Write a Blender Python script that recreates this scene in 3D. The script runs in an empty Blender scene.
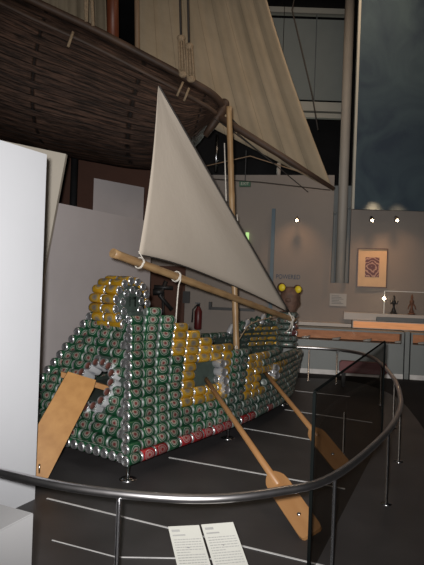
import bpy, bmesh, math, random
from mathutils import Vector, Matrix
random.seed(7)
C = bpy.context.scene.collection
F = 550.0; H = 1.17; TH = 0.035
ct, st = math.cos(TH), math.sin(TH)

def at(px, py, Y):
    """point of the place seen at a photo position, at distance Y"""
    dx, dy = px-212, py-280
    xl = dx*ct + dy*st; yl = -dx*st + dy*ct
    return Vector((xl/F*Y, Y, H - yl/F*Y))
def atz(px, py, z=0.0):
    dx, dy = px-212, py-280
    xl = dx*ct + dy*st; yl = -dx*st + dy*ct
    Y = (H-z)*F/yl
    return Vector((xl/F*Y, Y, z))

# ------------------------------------------------------------------ materials
def new_mat(name):
    m = bpy.data.materials.new(name); m.use_nodes = True
    return m, m.node_tree, m.node_tree.nodes['Principled BSDF']
def N(nt, t, **kw):
    n = nt.nodes.new(t)
    for k, v in kw.items(): setattr(n, k, v)
    return n
def mat(name, col, rough=.6, metal=0, var=.15, scale=8, bump=0, emit=None, es=1, stretch=None, spec=.5):
    m, nt, b = new_mat(name)
    tc = N(nt, 'ShaderNodeTexCoord'); no = N(nt, 'ShaderNodeTexNoise')
    no.inputs['Scale'].default_value = scale; no.inputs['Detail'].default_value = 6
    mp = N(nt, 'ShaderNodeMapping')
    if stretch: mp.inputs['Scale'].default_value = stretch
    nt.links.new(tc.outputs['Object'], mp.inputs[0]); nt.links.new(mp.outputs[0], no.inputs['Vector'])
    r = N(nt, 'ShaderNodeValToRGB')
    a = [max(0, c*(1-var)) for c in col]; c2 = [min(1, c*(1+var)) for c in col]
    r.color_ramp.elements[0].color = (*a, 1); r.color_ramp.elements[1].color = (*c2, 1)
    r.color_ramp.elements[0].position = .3; r.color_ramp.elements[1].position = .7
    nt.links.new(no.outputs['Fac'], r.inputs['Fac']); nt.links.new(r.outputs[0], b.inputs['Base Color'])
    b.inputs['Roughness'].default_value = rough; b.inputs['Metallic'].default_value = metal
    b.inputs['Specular IOR Level'].default_value = spec
    if bump:
        bp = N(nt, 'ShaderNodeBump'); bp.inputs['Strength'].default_value = bump
        bp.inputs['Distance'].default_value = .01
        nt.links.new(no.outputs['Fac'], bp.inputs['Height']); nt.links.new(bp.outputs[0], b.inputs['Normal'])
    if emit:
        b.inputs['Emission Color'].default_value = (*emit, 1); b.inputs['Emission Strength'].default_value = es
    return m

def can_mat(name, body, ring, core, band):
    """printed can: rings round an oval badge, twice round the can, pale bands at both ends; uses the can's UV wrap"""
    m, nt, b = new_mat(name); L = nt.links.new
    uv = N(nt, 'ShaderNodeUVMap'); sp = N(nt, 'ShaderNodeSeparateXYZ'); L(uv.outputs[0], sp.inputs[0])
    def M(op, a, bb=None):
        n = N(nt, 'ShaderNodeMath', operation=op)
        for i, v in enumerate((a, bb)):
            if v is None: continue
            if isinstance(v, (int, float)): n.inputs[i].default_value = v
            else: L(v, n.inputs[i])
        return n.outputs[0]
    fx = M('SUBTRACT', M('FRACT', M('MULTIPLY', sp.outputs[0], 2)), .5)
    x = M('DIVIDE', fx, .40); y = M('DIVIDE', M('SUBTRACT', sp.outputs[1], .5), .37)
    d = M('SQRT', M('ADD', M('MULTIPLY', x, x), M('MULTIPLY', y, y)))
    r = N(nt, 'ShaderNodeValToRGB'); r.color_ramp.interpolation = 'CONSTANT'
    e = r.color_ramp.elements
    e[0].position = 0; e[0].color = (*core, 1); e[1].position = .26; e[1].color = (*ring, 1)
    for p, c in ((.36, core), (.42, ring), (.52, body), (.70, band), (.80, body)):
        q = e.new(p); q.color = (*c, 1)
    L(d, r.inputs[0])
    ay = M('ABSOLUTE', M('SUBTRACT', sp.outputs[1], .5))
    k = M('GREATER_THAN', ay, .42)
    mx = N(nt, 'ShaderNodeMix', data_type='RGBA'); L(k, mx.inputs[0]); L(r.outputs[0], mx.inputs[6]); mx.inputs[7].default_value = (*band, 1)
    no = N(nt, 'ShaderNodeTexNoise'); no.inputs['Scale'].default_value = 9
    tc = N(nt, 'ShaderNodeTexCoord'); L(tc.outputs['Object'], no.inputs['Vector'])
    mr = N(nt, 'ShaderNodeMapRange'); mr.inputs[3].default_value = .55; mr.inputs[4].default_value = 1.3; L(no.outputs[0], mr.inputs[0])
    oi = N(nt, 'ShaderNodeObjectInfo')
    sc = N(nt, 'ShaderNodeMapRange'); sc.inputs[3].default_value = .7; sc.inputs[4].default_value = 1.2; L(oi.outputs['Random'], sc.inputs[0])
    vm = N(nt, 'ShaderNodeVectorMath', operation='SCALE'); L(mx.outputs[2], vm.inputs[0]); L(M('MULTIPLY', mr.outputs[0], sc.outputs[0]), vm.inputs['Scale'])
    L(vm.outputs[0], b.inputs['Base Color'])
    b.inputs['Metallic'].default_value = .45; b.inputs['Roughness'].default_value = .36
    return m

def wood_mat(name, c1, c2, scale=6, stretch=(1, 1, .08), rough=.5, rings=0, spec=.5):
    m, nt, b = new_mat(name); L = nt.links.new
    tc = N(nt, 'ShaderNodeTexCoord'); mp = N(nt, 'ShaderNodeMapping'); mp.inputs['Scale'].default_value = stretch
    L(tc.outputs['Object'], mp.inputs[0])
    no = N(nt, 'ShaderNodeTexNoise'); no.inputs['Scale'].default_value = scale*6; no.inputs['Detail'].default_value = 8
    L(mp.outputs[0], no.inputs['Vector'])
    r = N(nt, 'ShaderNodeValToRGB'); r.color_ramp.elements[0].position = .3; r.color_ramp.elements[1].position = .72
    r.color_ramp.elements[0].color = (*c1, 1); r.color_ramp.elements[1].color = (*c2, 1)
    L(no.outputs[0], r.inputs[0]); L(r.outputs[0], b.inputs['Base Color'])
    b.inputs['Roughness'].default_value = rough; b.inputs['Specular IOR Level'].default_value = spec
    return m

def hull_mat():
    """old ship planking: strakes follow the hull's UV, scuffed and chalky"""
    m, nt, b = new_mat('old_planks'); L = nt.links.new
    uv = N(nt, 'ShaderNodeUVMap')
    br = N(nt, 'ShaderNodeTexBrick'); mp = N(nt, 'ShaderNodeMapping'); mp.inputs['Scale'].default_value = (6, 46, 1)
    L(uv.outputs[0], mp.inputs[0]); L(mp.outputs[0], br.inputs[0])
    br.inputs['Scale'].default_value = 1; br.inputs['Brick Width'].default_value = 3.1; br.inputs['Row Height'].default_value = 1
    br.inputs['Mortar Size'].default_value = .055; br.inputs['Mortar Smooth'].default_value = .8
    br.inputs['Color1'].default_value = (.040, .026, .020, 1); br.inputs['Color2'].default_value = (.062, .040, .030, 1)
    br.inputs['Mortar'].default_value = (.008, .005, .004, 1)
    m2 = N(nt, 'ShaderNodeMapping'); m2.inputs['Scale'].default_value = (11, 110, 1); L(uv.outputs[0], m2.inputs[0])
    no = N(nt, 'ShaderNodeTexNoise'); no.inputs['Scale'].default_value = 1.2; no.inputs['Detail'].default_value = 8; no.inputs['Roughness'].default_value = .7
    L(m2.outputs[0], no.inputs['Vector'])
    r = N(nt, 'ShaderNodeValToRGB'); r.color_ramp.elements[0].position = .35; r.color_ramp.elements[1].position = .75
    r.color_ramp.elements[0].position = .42; r.color_ramp.elements[1].position = .70; r.color_ramp.elements[0].color = (.32, .28, .26, 1); r.color_ramp.elements[1].color = (2.7, 2.3, 2.1, 1)
    L(no.outputs[0], r.inputs[0])
    mx = N(nt, 'ShaderNodeMix', data_type='RGBA', blend_type='MULTIPLY'); mx.inputs[0].default_value = 1
    L(br.outputs[0], mx.inputs[6]); L(r.outputs[0], mx.inputs[7]); L(mx.outputs[2], b.inputs['Base Color'])
    bp = N(nt, 'ShaderNodeBump'); bp.inputs['Strength'].default_value = .7; bp.inputs['Distance'].default_value = .03
    ad = N(nt, 'ShaderNodeMath', operation='SUBTRACT'); L(no.outputs[0], ad.inputs[0]); L(br.outputs['Fac'], ad.inputs[1])
    L(ad.outputs[0], bp.inputs['Height']); L(bp.outputs[0], b.inputs['Normal'])
    b.inputs['Roughness'].default_value = .6; b.inputs['Specular IOR Level'].default_value = .3
    return m

def sail_mat(name, c1, c2, seam=3.0, axis=0):
    m, nt, b = new_mat(name); L = nt.links.new
    uv = N(nt, 'ShaderNodeUVMap'); sp = N(nt, 'ShaderNodeSeparateXYZ'); L(uv.outputs[0], sp.inputs[0])
    no = N(nt, 'ShaderNodeTexNoise'); no.inputs['Scale'].default_value = 7; no.inputs['Detail'].default_value = 9; no.inputs['Roughness'].default_value = .65
    L(uv.outputs[0], no.inputs['Vector'])
    r = N(nt, 'ShaderNodeValToRGB'); r.color_ramp.elements[0].position = .3; r.color_ramp.elements[1].position = .7
    r.color_ramp.elements[0].color = (*c1, 1); r.color_ramp.elements[1].color = (*c2, 1); L(no.outputs[0], r.inputs[0])
    f = N(nt, 'ShaderNodeMath', operation='MULTIPLY'); f.inputs[1].default_value = seam; L(sp.outputs[axis], f.inputs[0])
    fr = N(nt, 'ShaderNodeMath', operation='FRACT'); L(f.outputs[0], fr.inputs[0])
    lt = N(nt, 'ShaderNodeMath', operation='LESS_THAN'); lt.inputs[1].default_value = .025; L(fr.outputs[0], lt.inputs[0])
    mx = N(nt, 'ShaderNodeMix', data_type='RGBA'); L(lt.outputs[0], mx.inputs[0]); L(r.outputs[0], mx.inputs[6])
    mx.inputs[7].default_value = (*[c*.72 for c in c1], 1); L(mx.outputs[2], b.inputs['Base Color'])
    bp = N(nt, 'ShaderNodeBump'); bp.inputs['Strength'].default_value = .25; bp.inputs['Distance'].default_value = .02
    L(no.outputs[0], bp.inputs['Height']); L(bp.outputs[0], b.inputs['Normal'])
    b.inputs['Roughness'].default_value = .9; b.inputs['Specular IOR Level'].default_value = .1
    return m

def glass_mat(name, tint, glossy=.08, rough=.02):
    m, nt, b = new_mat(name); L = nt.links.new
    nt.nodes.remove(b); out = nt.nodes['Material Output']
    t = N(nt, 'ShaderNodeBsdfTransparent'); t.inputs[0].default_value = (*tint, 1)
    g = N(nt, 'ShaderNodeBsdfGlossy'); g.inputs['Roughness'].default_value = rough
    g.inputs[0].default_value = (.9, .95, .95, 1)
    no = N(nt, 'ShaderNodeTexNoise'); no.inputs['Scale'].default_value = 3
    mr = N(nt, 'ShaderNodeMapRange'); mr.inputs[3].default_value = glossy*.8; mr.inputs[4].default_value = glossy*1.2
    L(no.outputs[0], mr.inputs[0])
    mx = N(nt, 'ShaderNodeMixShader'); L(mr.outputs[0], mx.inputs[0])
    L(t.outputs[0], mx.inputs[1]); L(g.outputs[0], mx.inputs[2]); L(mx.outputs[0], out.inputs[0])
    return m

SIL = (.50, .51, .53)
M = dict(
    floor=mat('dark_floor', (.032, .030, .031), .45, 0, .25, 3, spec=.35),
    strip=mat('floor_strip', (.50, .50, .50), .5, .2),
    green=can_mat('green_can_print', (.016, .088, .040), (.40, .40, .34), (.20, .05, .045), (.36, .41, .37)),
    dgreen=can_mat('dull_green_can_print', (.022, .060, .042), (.25, .28, .25), (.12, .07, .06), (.23, .27, .25)),
    yellow=can_mat('yellow_can_print', (.48, .265, .015), (.30, .26, .18), (.22, .18, .14), (.46, .36, .16)),
    red=can_mat('red_can_print', (.34, .022, .026), (.45, .30, .28), (.30, .03, .03), (.45, .40, .40)),
    silver=mat('can_aluminium', (.62, .63, .65), .27, .92, .08, 30),
    silvercan=can_mat('silver_can_print', (.50, .51, .53), (.34, .36, .40), (.30, .30, .34), (.55, .55, .57)),
    lid=mat('can_lid', (.42, .42, .43), .35, .85, .1, 40),
    dulllid=mat('dull_can_end', (.17, .19, .18), .5, .5, .2, 30),
    rustlid=mat('dark_red_lid', (.085, .032, .025), .5, .2, .3, 30),
    core=mat('can_glue_backing', (.020, .032, .026), .8, 0, .3, 20),
    bamboo=wood_mat('bamboo', (.25, .145, .068), (.38, .25, .125), 5, (1, 1, .12), .42),
    ply=wood_mat('varnished_ply', (.24, .115, .032), (.31, .16, .05), 3, (1, .12, 1), .42),
    ply2=wood_mat('oar_wood', (.24, .115, .042), (.31, .165, .068), 3, (.12, 1, 1), .42),
    hull=hull_mat(),
    darkwood=wood_mat('dark_spar', (.035, .020, .013), (.085, .048, .030), 4, (.2, .2, .2), .6),
    redmast=wood_mat('red_brown_mast', (.12, .030, .012), (.20, .055, .022), 4, (1, 1, .1), .45),
    rawpole=wood_mat('tan_pole', (.19, .12, .07), (.30, .20, .12), 4, (1, 1, .1), .6),
    sail=sail_mat('calico_sail', (.68, .595, .50), (.80, .71, .60), 0),
    bigsail=sail_mat('ship_sail', (.30, .245, .17), (.37, .305, .22), 9),
    rope=mat('white_rope', (.62, .58, .52), .8, 0, .2, 60, .4),
    oldrope=mat('tan_rope', (.30, .22, .14), .9, 0, .3, 60, .5),
    darkrope=mat('dark_rope', (.035, .03, .027), .8, 0, .3, 60),
    steel=mat('brushed_steel', (.50, .50, .52), .24, 1, .08, 50),
    handrail=mat('handrail_steel', (.46, .45, .46), .33, 1, .12, 20),
    white=mat('white_board', (.42, .43, .455), .7, 0, .03, 2),
    whitep=mat('white_plinth_paint', (.20, .20, .205), .8, 0, .03, 2),
    whiteb=mat('off_white_board', (.44, .40, .34), .8, 0, .04, 2),
    greyb=mat('grey_board', (.42, .39, .395), .8, 0, .06, 2),
    wall=mat('beige_wall', (.235, .205, .182), .8, 0, .05, 1.5),
    brownwall=mat('brown_wall', (.075, .030, .018), .8, 0, .15, 2),
    black=mat('black_void', (.010, .009, .010), .8, 0, .3, 2, spec=.2),
    blackp=mat('black_plastic', (.015, .015, .016), .5, 0, .2, 9),
    louvre=mat('louvre_grey', (.24, .26, .245), .7, 0, .05, 3),
    louvreframe=mat('louvre_frame', (.40, .39, .34), .7, 0, .05, 3),
    column=mat('painted_pipe', (.36, .33, .29), .55, 0, .05, 4),
    niche=mat('blue_grey_panel', (.13, .145, .15), .7, 0, .05, 4),
    bluepost=mat('blue_post', (.045, .085, .115), .5, 0, .1, 6),
    cab=mat('cabinet_grey', (.20, .215, .21), .5, 0, .06, 3),
    skirt=mat('cabinet_skirting', (.62, .60, .58), .5),
    ledge=mat('pale_ledge', (.42, .38, .34), .5, 0, .05, 3),
    orange=mat('lit_amber', (.50, .24, .10), .6, 0, .25, 5, emit=(1, .40, .16), es=.30, stretch=(1, 6, 8)),
    orangedim=mat('lit_amber_dim', (.34, .15, .07), .6, 0, .3, 6, emit=(1, .34, .13), es=.09, stretch=(1.5, 6, 4)),
    bulb=mat('bulb_glow', (1, .9, .7), .5, emit=(1, .78, .5), es=25),
    frame=mat('dark_frame', (.07, .028, .014), .4, 0, .2, 9),
    mount=mat('cream_mount', (.62, .42, .25), .8, 0, .04, 9),
    added_bench_red=mat('added_bench_dark_red', (.13, .018, .020), .5, 0, .2, 6),
    redpaint=mat('red_paint', (.09, .012, .012), .4, 0, .1, 6),
    exit=mat('exit_green', (.015, .07, .035), .4, emit=(.05, .3, .12), es=.02),
    exitlit=mat('exit_glow', (.3, .5, .2), .4, emit=(.45, .75, .25), es=.8),
    paper=mat('paper', (.34, .33, .31), .7, 0, .05, 6),
    sign=mat('sign_face', (.30, .30, .275), .5, 0, .04, 6),
    ink=mat('grey_ink', (.19, .19, .185), .7), blueink=mat('blue_ink', (.035, .065, .11), .7),
    head=mat('brown_papier_mache', (.12, .065, .045), .7, 0, .45, 14, .6),
    ear=mat('yellow_ear', (.68, .52, .02), .5, 0, .15, 12),
    earrim=mat('dark_ear_rim', (.07, .03, .02), .7, 0, .2, 12),
    bronze=mat('dark_bronze', (.035, .032, .03), .4, .5, .3, 20),
    rustm=mat('rust_brown', (.16, .07, .04), .6, .2, .3, 20),
    darkglass=glass_mat('tinted_glass', (.42, .41, .40), .03, .03),
    glass=glass_mat('clear_glass', (.985, .985, .98), .03, .03),
    glassedge=mat('glass_edge', (.004, .005, .005), .9, 0, .1, spec=.02),
    clearedge=mat('clear_glass_edge', (.6, .62, .6), .3),
)
def blue_mat():
    m, nt, b = new_mat('painted_blue_cloth'); L = nt.links.new
    tc = N(nt, 'ShaderNodeTexCoord'); no = N(nt, 'ShaderNodeTexNoise')
    no.inputs['Scale'].default_value = 1.5; no.inputs['Detail'].default_value = 4; no.inputs['Distortion'].default_value = 1.6
    L(tc.outputs['Object'], no.inputs['Vector'])
    r = N(nt, 'ShaderNodeValToRGB'); r.color_ramp.elements[0].position = .32; r.color_ramp.elements[1].position = .72
    r.color_ramp.elements[0].color = (.018, .034, .055, 1); r.color_ramp.elements[1].color = (.048, .080, .096, 1)
    L(no.outputs[0], r.inputs[0]); L(r.outputs[0], b.inputs['Base Color']); b.inputs['Roughness'].default_value = .85
    return m
M['blue'] = blue_mat()
def print_mat():
    m, nt, b = new_mat('red_print'); L = nt.links.new
    tc = N(nt, 'ShaderNodeTexCoord'); w = N(nt, 'ShaderNodeTexWave', wave_type='RINGS', rings_direction='SPHERICAL')
    w.inputs['Scale'].default_value = 8; w.inputs['Distortion'].default_value = 14; w.inputs['Detail'].default_value = 3
    L(tc.outputs['Object'], w.inputs['Vector'])
    r = N(nt, 'ShaderNodeValToRGB'); r.color_ramp.elements[0].color = (.10, .022, .020, 1); r.color_ramp.elements[1].color = (.42, .24, .17, 1)
    r.color_ramp.elements[0].position = .45
    L(w.outputs[0], r.inputs[0]); L(r.outputs[0], b.inputs['Base Color'])
    return m
M['print'] = print_mat()

# ------------------------------------------------------------------ mesh helpers
def obj(name, bm, mats, parent=None, smooth=False, loc=None, rotz=None):
    me = bpy.data.meshes.new(name)
    bmesh.ops.recalc_face_normals(bm, faces=bm.faces)
    bm.to_mesh(me); bm.free()
    for mm in (mats if isinstance(mats, (list, tuple)) else [mats]): me.materials.append(M[mm])
    if smooth:
        for p in me.polygons: p.use_smooth = True
    o = bpy.data.objects.new(name, me); C.objects.link(o)
    if parent: o.parent = parent
    if loc is not None: o.location = loc
    if rotz is not None: o.rotation_euler = (0, 0, rotz)
    return o
def origin_to(o, p):
    """move a mesh's origin to p (parent space) without moving the shape"""
    p = Vector(p); o.data.transform(Matrix.Translation(-p)); o.location = p; return o
def tag(o, label=None, cat=None, group=None, kind=None):
    if label: o['label'] = label
    if cat: o['category'] = cat
    if group: o['group'] = group
    if kind: o['kind'] = kind
    return o
def thing(name, label, cat, loc=(0, 0, 0), rotz=0, group=None):
    o = bpy.data.objects.new(name, None); C.objects.link(o); o.empty_display_size = .1
    o.location = loc; o.rotation_euler = (0, 0, rotz)
    return tag(o, label, cat, group)
def box(bm, x0, x1, y0, y1, z0, z1, mi=0, bevel=0):
    vs = [bm.verts.new((x, y, z)) for x in (x0, x1) for y in (y0, y1) for z in (z0, z1)]
    fs = []
    for q in ((0, 1, 3, 2), (4, 6, 7, 5), (0, 4, 5, 1), (2, 3, 7, 6), (0, 2, 6, 4), (1, 5, 7, 3)):
        f = bm.faces.new([vs[i] for i in q]); f.material_index = mi; fs.append(f)
    if bevel:
        es = list({e for f in fs for e in f.edges})
        bmesh.ops.bevel(bm, geom=es, offset=bevel, segments=2, affect='EDGES', clamp_overlap=True)
def slab(bm, pts, t, mi=0):
    """thick plate from coplanar corner points, thickness vector t"""
    t = Vector(t); a = [bm.verts.new(Vector(p)) for p in pts]; b = [bm.verts.new(Vector(p)+t) for p in pts]
    n = len(pts); fs = [bm.faces.new(a), bm.faces.new(b[::-1])]
    for i in range(n): fs.append(bm.faces.new([a[i], b[i], b[(i+1) % n], a[(i+1) % n]]))
    for f in fs: f.material_index = mi
    return fs
def tube(bm, pts, r, seg=10, cap=True, mi=0):
    pts = [Vector(p) for p in pts]; n = len(pts)
    rr = r if isinstance(r, (list, tuple)) else [r]*n
    rings = []; prev = None
    for i, p in enumerate(pts):
        d = (pts[min(i+1, n-1)]-pts[max(i-1, 0)]).normalized()
        if prev is None:
            a = Vector((0, 0, 1)) if abs(d.z) < .9 else Vector((1, 0, 0)); s = d.cross(a).normalized()
        else: s = (prev - d*prev.dot(d)).normalized()
        prev = s; t = d.cross(s)
        rings.append([bm.verts.new(p + (s*math.cos(2*math.pi*k/seg) + t*math.sin(2*math.pi*k/seg))*rr[i]) for k in range(seg)])
    for i in range(n-1):
        for k in range(seg):
            f = bm.faces.new([rings[i][k], rings[i][(k+1) % seg], rings[i+1][(k+1) % seg], rings[i+1][k]]); f.material_index = mi; f.smooth = True
    if cap:
        for q in (rings[0][::-1], rings[-1]):
            f = bm.faces.new(q); f.material_index = mi
def lathe(bm, prof, seg=16, org=(0, 0, 0), mi=0, axis='z'):
    org = Vector(org); rings = []
    for r, z in prof:
        ring = []
        for k in range(seg):
            a = 2*math.pi*k/seg; c, s = r*math.cos(a), r*math.sin(a)
            ring.append(bm.verts.new(org + (Vector((c, s, z)) if axis == 'z' else Vector((z, c, s)) if axis == 'x' else Vector((c, z, s)))))
        rings.append(ring)
    for i in range(len(prof)-1):
        for k in range(seg):
            f = bm.faces.new([rings[i][k], rings[i][(k+1) % seg], rings[i+1][(k+1) % seg], rings[i+1][k]]); f.material_index = mi; f.smooth = True
    bm.faces.new(rings[0][::-1]).material_index = mi; bm.faces.new(rings[-1]).material_index = mi
def ball(bm, c, r, sc=(1, 1, 1), seg=14, mi=0):
    g = bmesh.ops.create_uvsphere(bm, u_segments=seg, v_segments=seg//2+2, radius=r)
    for v in g['verts']: v.co = Vector((v.co.x*sc[0], v.co.y*sc[1], v.co.z*sc[2])) + Vector(c)
    for f in {f for v in g['verts'] for f in v.link_faces}: f.smooth = True; f.material_index = mi
def spline(P, n=8):
    P = [Vector(p) for p in P]; out = []
    for i in range(len(P)-1):
        p0 = P[max(i-1, 0)]; p1 = P[i]; p2 = P[i+1]; p3 = P[min(i+2, len(P)-1)]
        for k in range(n):
            t = k/n
            out.append(.5*((2*p1)+(p2-p0)*t+(2*p0-5*p1+4*p2-p3)*t*t+(3*p1-p0-3*p2+p3)*t**3))
    out.append(P[-1]); return out
def grid(bm, rows, uvs=None):
    """surface through rows of points, with UVs"""
    uvl = bm.loops.layers.uv.verify()
    V = [[bm.verts.new(p) for p in r] for r in rows]
    nr, nc = len(V), len(V[0])
    for i in range(nr-1):
        for j in range(nc-1):
            f = bm.faces.new([V[i][j], V[i][j+1], V[i+1][j+1], V[i+1][j]]); f.smooth = True
            for l, (a, b) in zip(f.loops, ((i, j), (i, j+1), (i+1, j+1), (i+1, j))):
                l[uvl].uv = (b/(nc-1), a/(nr-1))
    return V

# ------------------------------------------------------------------ the drink can: one mesh per print
CR, CL = .0325, .121
def can_mesh(name, bodymat, bottommat='silver', lidmat='lid', seg=18, discmat='lid'):
    """axis +X: domed bottom at x=-CL/2, lid at x=+CL/2"""
    bm = bmesh.new(); uvl = bm.loops.layers.uv.verify()
    h = CL/2
    # radius, x, material index of the band that follows
    prof = [(.004, -h+.006, 1), (.013, -h+.0045, 1), (.021, -h+.0005, 1), (.0235, -h-.001, 1), (.027, -h+.003, 1), (.031, -h+.009, 0), (CR, -h+.014, 0),
            (CR, 0, 0), (CR, h-.014, 0), (.0305, h-.008, 2), (.0265, h-.001, 2), (.0275, h+.001, 2), (.0255, h+.001, 2), (.0225, h-.003, 3), (.003, h-.003, 3)]
    rings = [[bm.verts.new((x, r*math.cos(2*math.pi*k/seg), r*math.sin(2*math.pi*k/seg))) for k in range(seg)] for r, x, _ in prof]
    for i in range(len(prof)-1):
        for k in range(seg):
            f = bm.faces.new([rings[i][k], rings[i][(k+1) % seg], rings[i+1][(k+1) % seg], rings[i+1][k]])
            f.material_index = prof[i][2]; f.smooth = True
            for l, (a, b) in zip(f.loops, ((i, k), (i, k+1), (i+1, k+1), (i+1, k))):
                l[uvl].uv = (b/seg+.25, (prof[a][1]+h)/CL)
    f = bm.faces.new(rings[0][::-1]); f.material_index = 1
    f = bm.faces.new(rings[-1]); f.material_index = 3
    bmesh.ops.recalc_face_normals(bm, faces=bm.faces)
    me = bpy.data.meshes.new(name); bm.to_mesh(me); bm.free()
    for k in (bodymat, bottommat, lidmat, discmat): me.materials.append(M[k])
    return me
CAN = dict(g=can_mesh('green_can_dull_ends', 'green', 'dulllid', 'lid'), G=can_mesh('green_can', 'green', 'silver', 'lid'), D=can_mesh('dull_green_can', 'dgreen', 'dulllid', 'dulllid'), Y=can_mesh('yellow_can', 'yellow'),
           R=can_mesh('red_can', 'red'), S=can_mesh('silver_can', 'silvercan'), O=can_mesh('port_can', 'silvercan', 'silver', 'silver', 18, 'rustlid'))
def can_matrix(p, axis, outward, roll=0):
    x = Vector(axis).normalized(); o = Vector(outward); y = (o - x*o.dot(x)).normalized(); z = x.cross(y)
    m = Matrix((x, y, z)).transposed().to_4x4()
    return Matrix.Translation(p) @ m @ Matrix.Rotation(roll, 4, 'X')

# ------------------------------------------------------------------ THE CAN BOAT (local x = length towards stern, y = to port)
ANG = math.atan2(.821, .571)
W = 1.17; Z0 = .078; ZC = Z0+.033; PITCH = .0548
boat = thing('can_boat', 'boat built of green and yellow drink cans with bamboo mast and calico sail', 'boat', (-.446, 3.16, 0), ANG)
Binv = (Matrix.Translation((-.446, 3.16, 0)) @ Matrix.Rotation(ANG, 4, 'Z')).inverted()
def toB(p): return Binv @ Vector(p)
def lerpt(tab, x):
    if x <= tab[0][0]: return tab[0][1]
    for (a, va), (b, vb) in zip(tab, tab[1:]):
        if x <= b: return va+(vb-va)*(x-a)/(b-a)
    return tab[-1][1]
def uend(z): return lerpt([(.078, 2.93), (.25, 3.06), (.45, 3.17), (.7, 3.20)], z)
def vb(u, z=.3):
    if u < .8: return 0.
    t = min(1, (u-.8)/(uend(z)-.8)); return .585*(1-math.sqrt(max(0, 1-t*t)))
def lean(u): return lerpt([(0, .48), (.45, .48), (1.1, .20), (1.6, .12), (3.2, .10)], u)
def wallv(u, z): return min(.585, vb(u, z) + lean(u)*(z-Z0)*(1 if u < 2.5 else max(0, (uend(z)-u)/(uend(z)-2.5))))
ZT = [(0, .90), (.43, .905), (.50, .965), (.62, .965), (.83, .83), (1.05, .73), (1.25, .65), (1.42, .61), (1.7, .60), (1.9, .57), (2.2, .53), (2.8, .49), (3.2, .49)]
ZTP = ZT[:9] + [(1.7, .60), (2.1, .61), (2.5, .65), (2.8, .71), (2.95, .75), (3.2, .75)]
def u0(z): return .515*(z-Z0)

# colour chart of the starboard side, bottom row first; one letter per can from the bow
CHART = {}
CHART = {0: 'GRRGRRRRRDRRDDRDDDDDDDDDD', 1: 'GGGGGGGGGDDDDDDDDDDDDDDDDD', 2: 'GGGGGGGGDDDDDDDDDDDDDDDDD', 3: 'GGGGGGGGDDYYYDDDDDDDDDDDD',
         4: 'GGGGYYYYDDYY.DYDDDDDDDDDD', 5: 'GGGGYYYYGDYY..YYDDDDDDDDD', 6: 'GGGGY..YGDYYYYYYYDDDDDDDD', 7: 'GGGGY..YGDYYDDDDDDDDDDDDD',
         8: 'GGGGY..YGDYYYDDDDDDD', 9: 'GGGGYYYYGDD', 10: 'GGGYYYYYD', 11: 'GGGYYYY', 12: 'GGGYYY', 13: 'GGGYG', 14: 'GGGG', 15: 'GGG'}
cans = []     # (letter, matrix)
def side(mirror):
    nrow = 17
    for r in range(nrow):
        z = ZC + r*PITCH
        # sample the wall curve at this height
        ue = uend(z); us = [u0(z)-.035 + i*.01 for i in range(int((ue-u0(z)+.025)/.01)+2)]
        pts = [Vector((min(u, ue), wallv(min(u, ue), z), z)) for u in us]
        acc = [0]
        for a, b in zip(pts, pts[1:]): acc.append(acc[-1]+(b-a).length)
        s = CL/2 + (0 if r % 2 == 0 else .0); idx = 0
        def P(s):
            for i in range(len(acc)-1):
                if acc[i+1] >= s: return pts[i].lerp(pts[i+1], (s-acc[i])/max(1e-9, acc[i+1]-acc[i]))
            return pts[-1]
        while s < acc[-1]-.03:
            p = P(s); d = (P(s+.04)-P(s-.04)).normalized()
            if z + .02 < lerpt(ZTP if mirror else ZT, p.x) + .012:
                o = Vector((d.y, -d.x, .25))
                row = CHART.get(r, '')
                c = row[idx] if (not mirror and idx < len(row)) else ('G' if p.x < 1.3 else 'D')
                if r == 0 and not CHART: c = 'R' if random.random() < .3 else 'G'
                if mirror:
                    p = Vector((p.x, W-p.y, p.z)); d = Vector((d.x, -d.y, 0)); o = Vector((o.x, -o.y, o.z))
                    c = 'Y' if p.x > 2.72 and .44 < z < .66 else 'S' if random.random() < .04 else c
                if c == 'G' and idx > 0: c = 'g'
                if c != '.':
                    jit = random.uniform(-.6, .6)
                    p = p + Vector((0, random.uniform(-.004, .004), 0))
                    cans.append((c, can_matrix(p, d, o, jit), r, idx, mirror))
            s += .1235; idx += 1
            if idx == 1 and r % 2: s -= .0
side(False); side(True)
# front face
HC = (.50, .455)     # centre of the round opening: across, height
slope = Vector((.515, 0, 1)).normalized(); fn = Vector((-1, 0, .515)).normalized()
for r in range(15):
    z = ZC + r*PITCH; u = u0(z)+.028
    va = wallv(u0(z), z)+CR+.002; vz = W-va
    if r == 0:
        n = int((vz-va)/.068)
        for k in range(n+1):
            v = va+.033+k*(vz-va-.066)/n
            cans.append(('G', can_matrix(Vector((u+.03, v, z-.004)), (1, 0, 0), (0, 0, 1), 0), r, 100+k, 'f'))
        continue
    n = max(1, int((vz-va)/.1235)); off = ((vz-va)-n*.1235)/2
    for k in range(n):
        v = va+off+(k+.5)*.1235
        dz = (z-HC[1])/.87
        if math.hypot(v-HC[0], dz) < .185: continue
        cans.append(('g', can_matrix(Vector((u, v, z)), (0, 1 if k % 2 else -1, 0), (-1, 0, .5), random.uniform(-.5, .5)), r, 100+k, 'f'))
for k in range(15):   # ring of can lids framing the opening
    a = 2*math.pi*k/15
    p = Vector((u0(HC[1]), HC[0], HC[1])) + Vector((0, 1, 0))*math.cos(a)*.155 + slope*math.sin(a)*.155
    cans.append(('O', can_matrix(p - fn*.035, fn, (0, 0, 1), 0), 50, k, 'f'))
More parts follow.
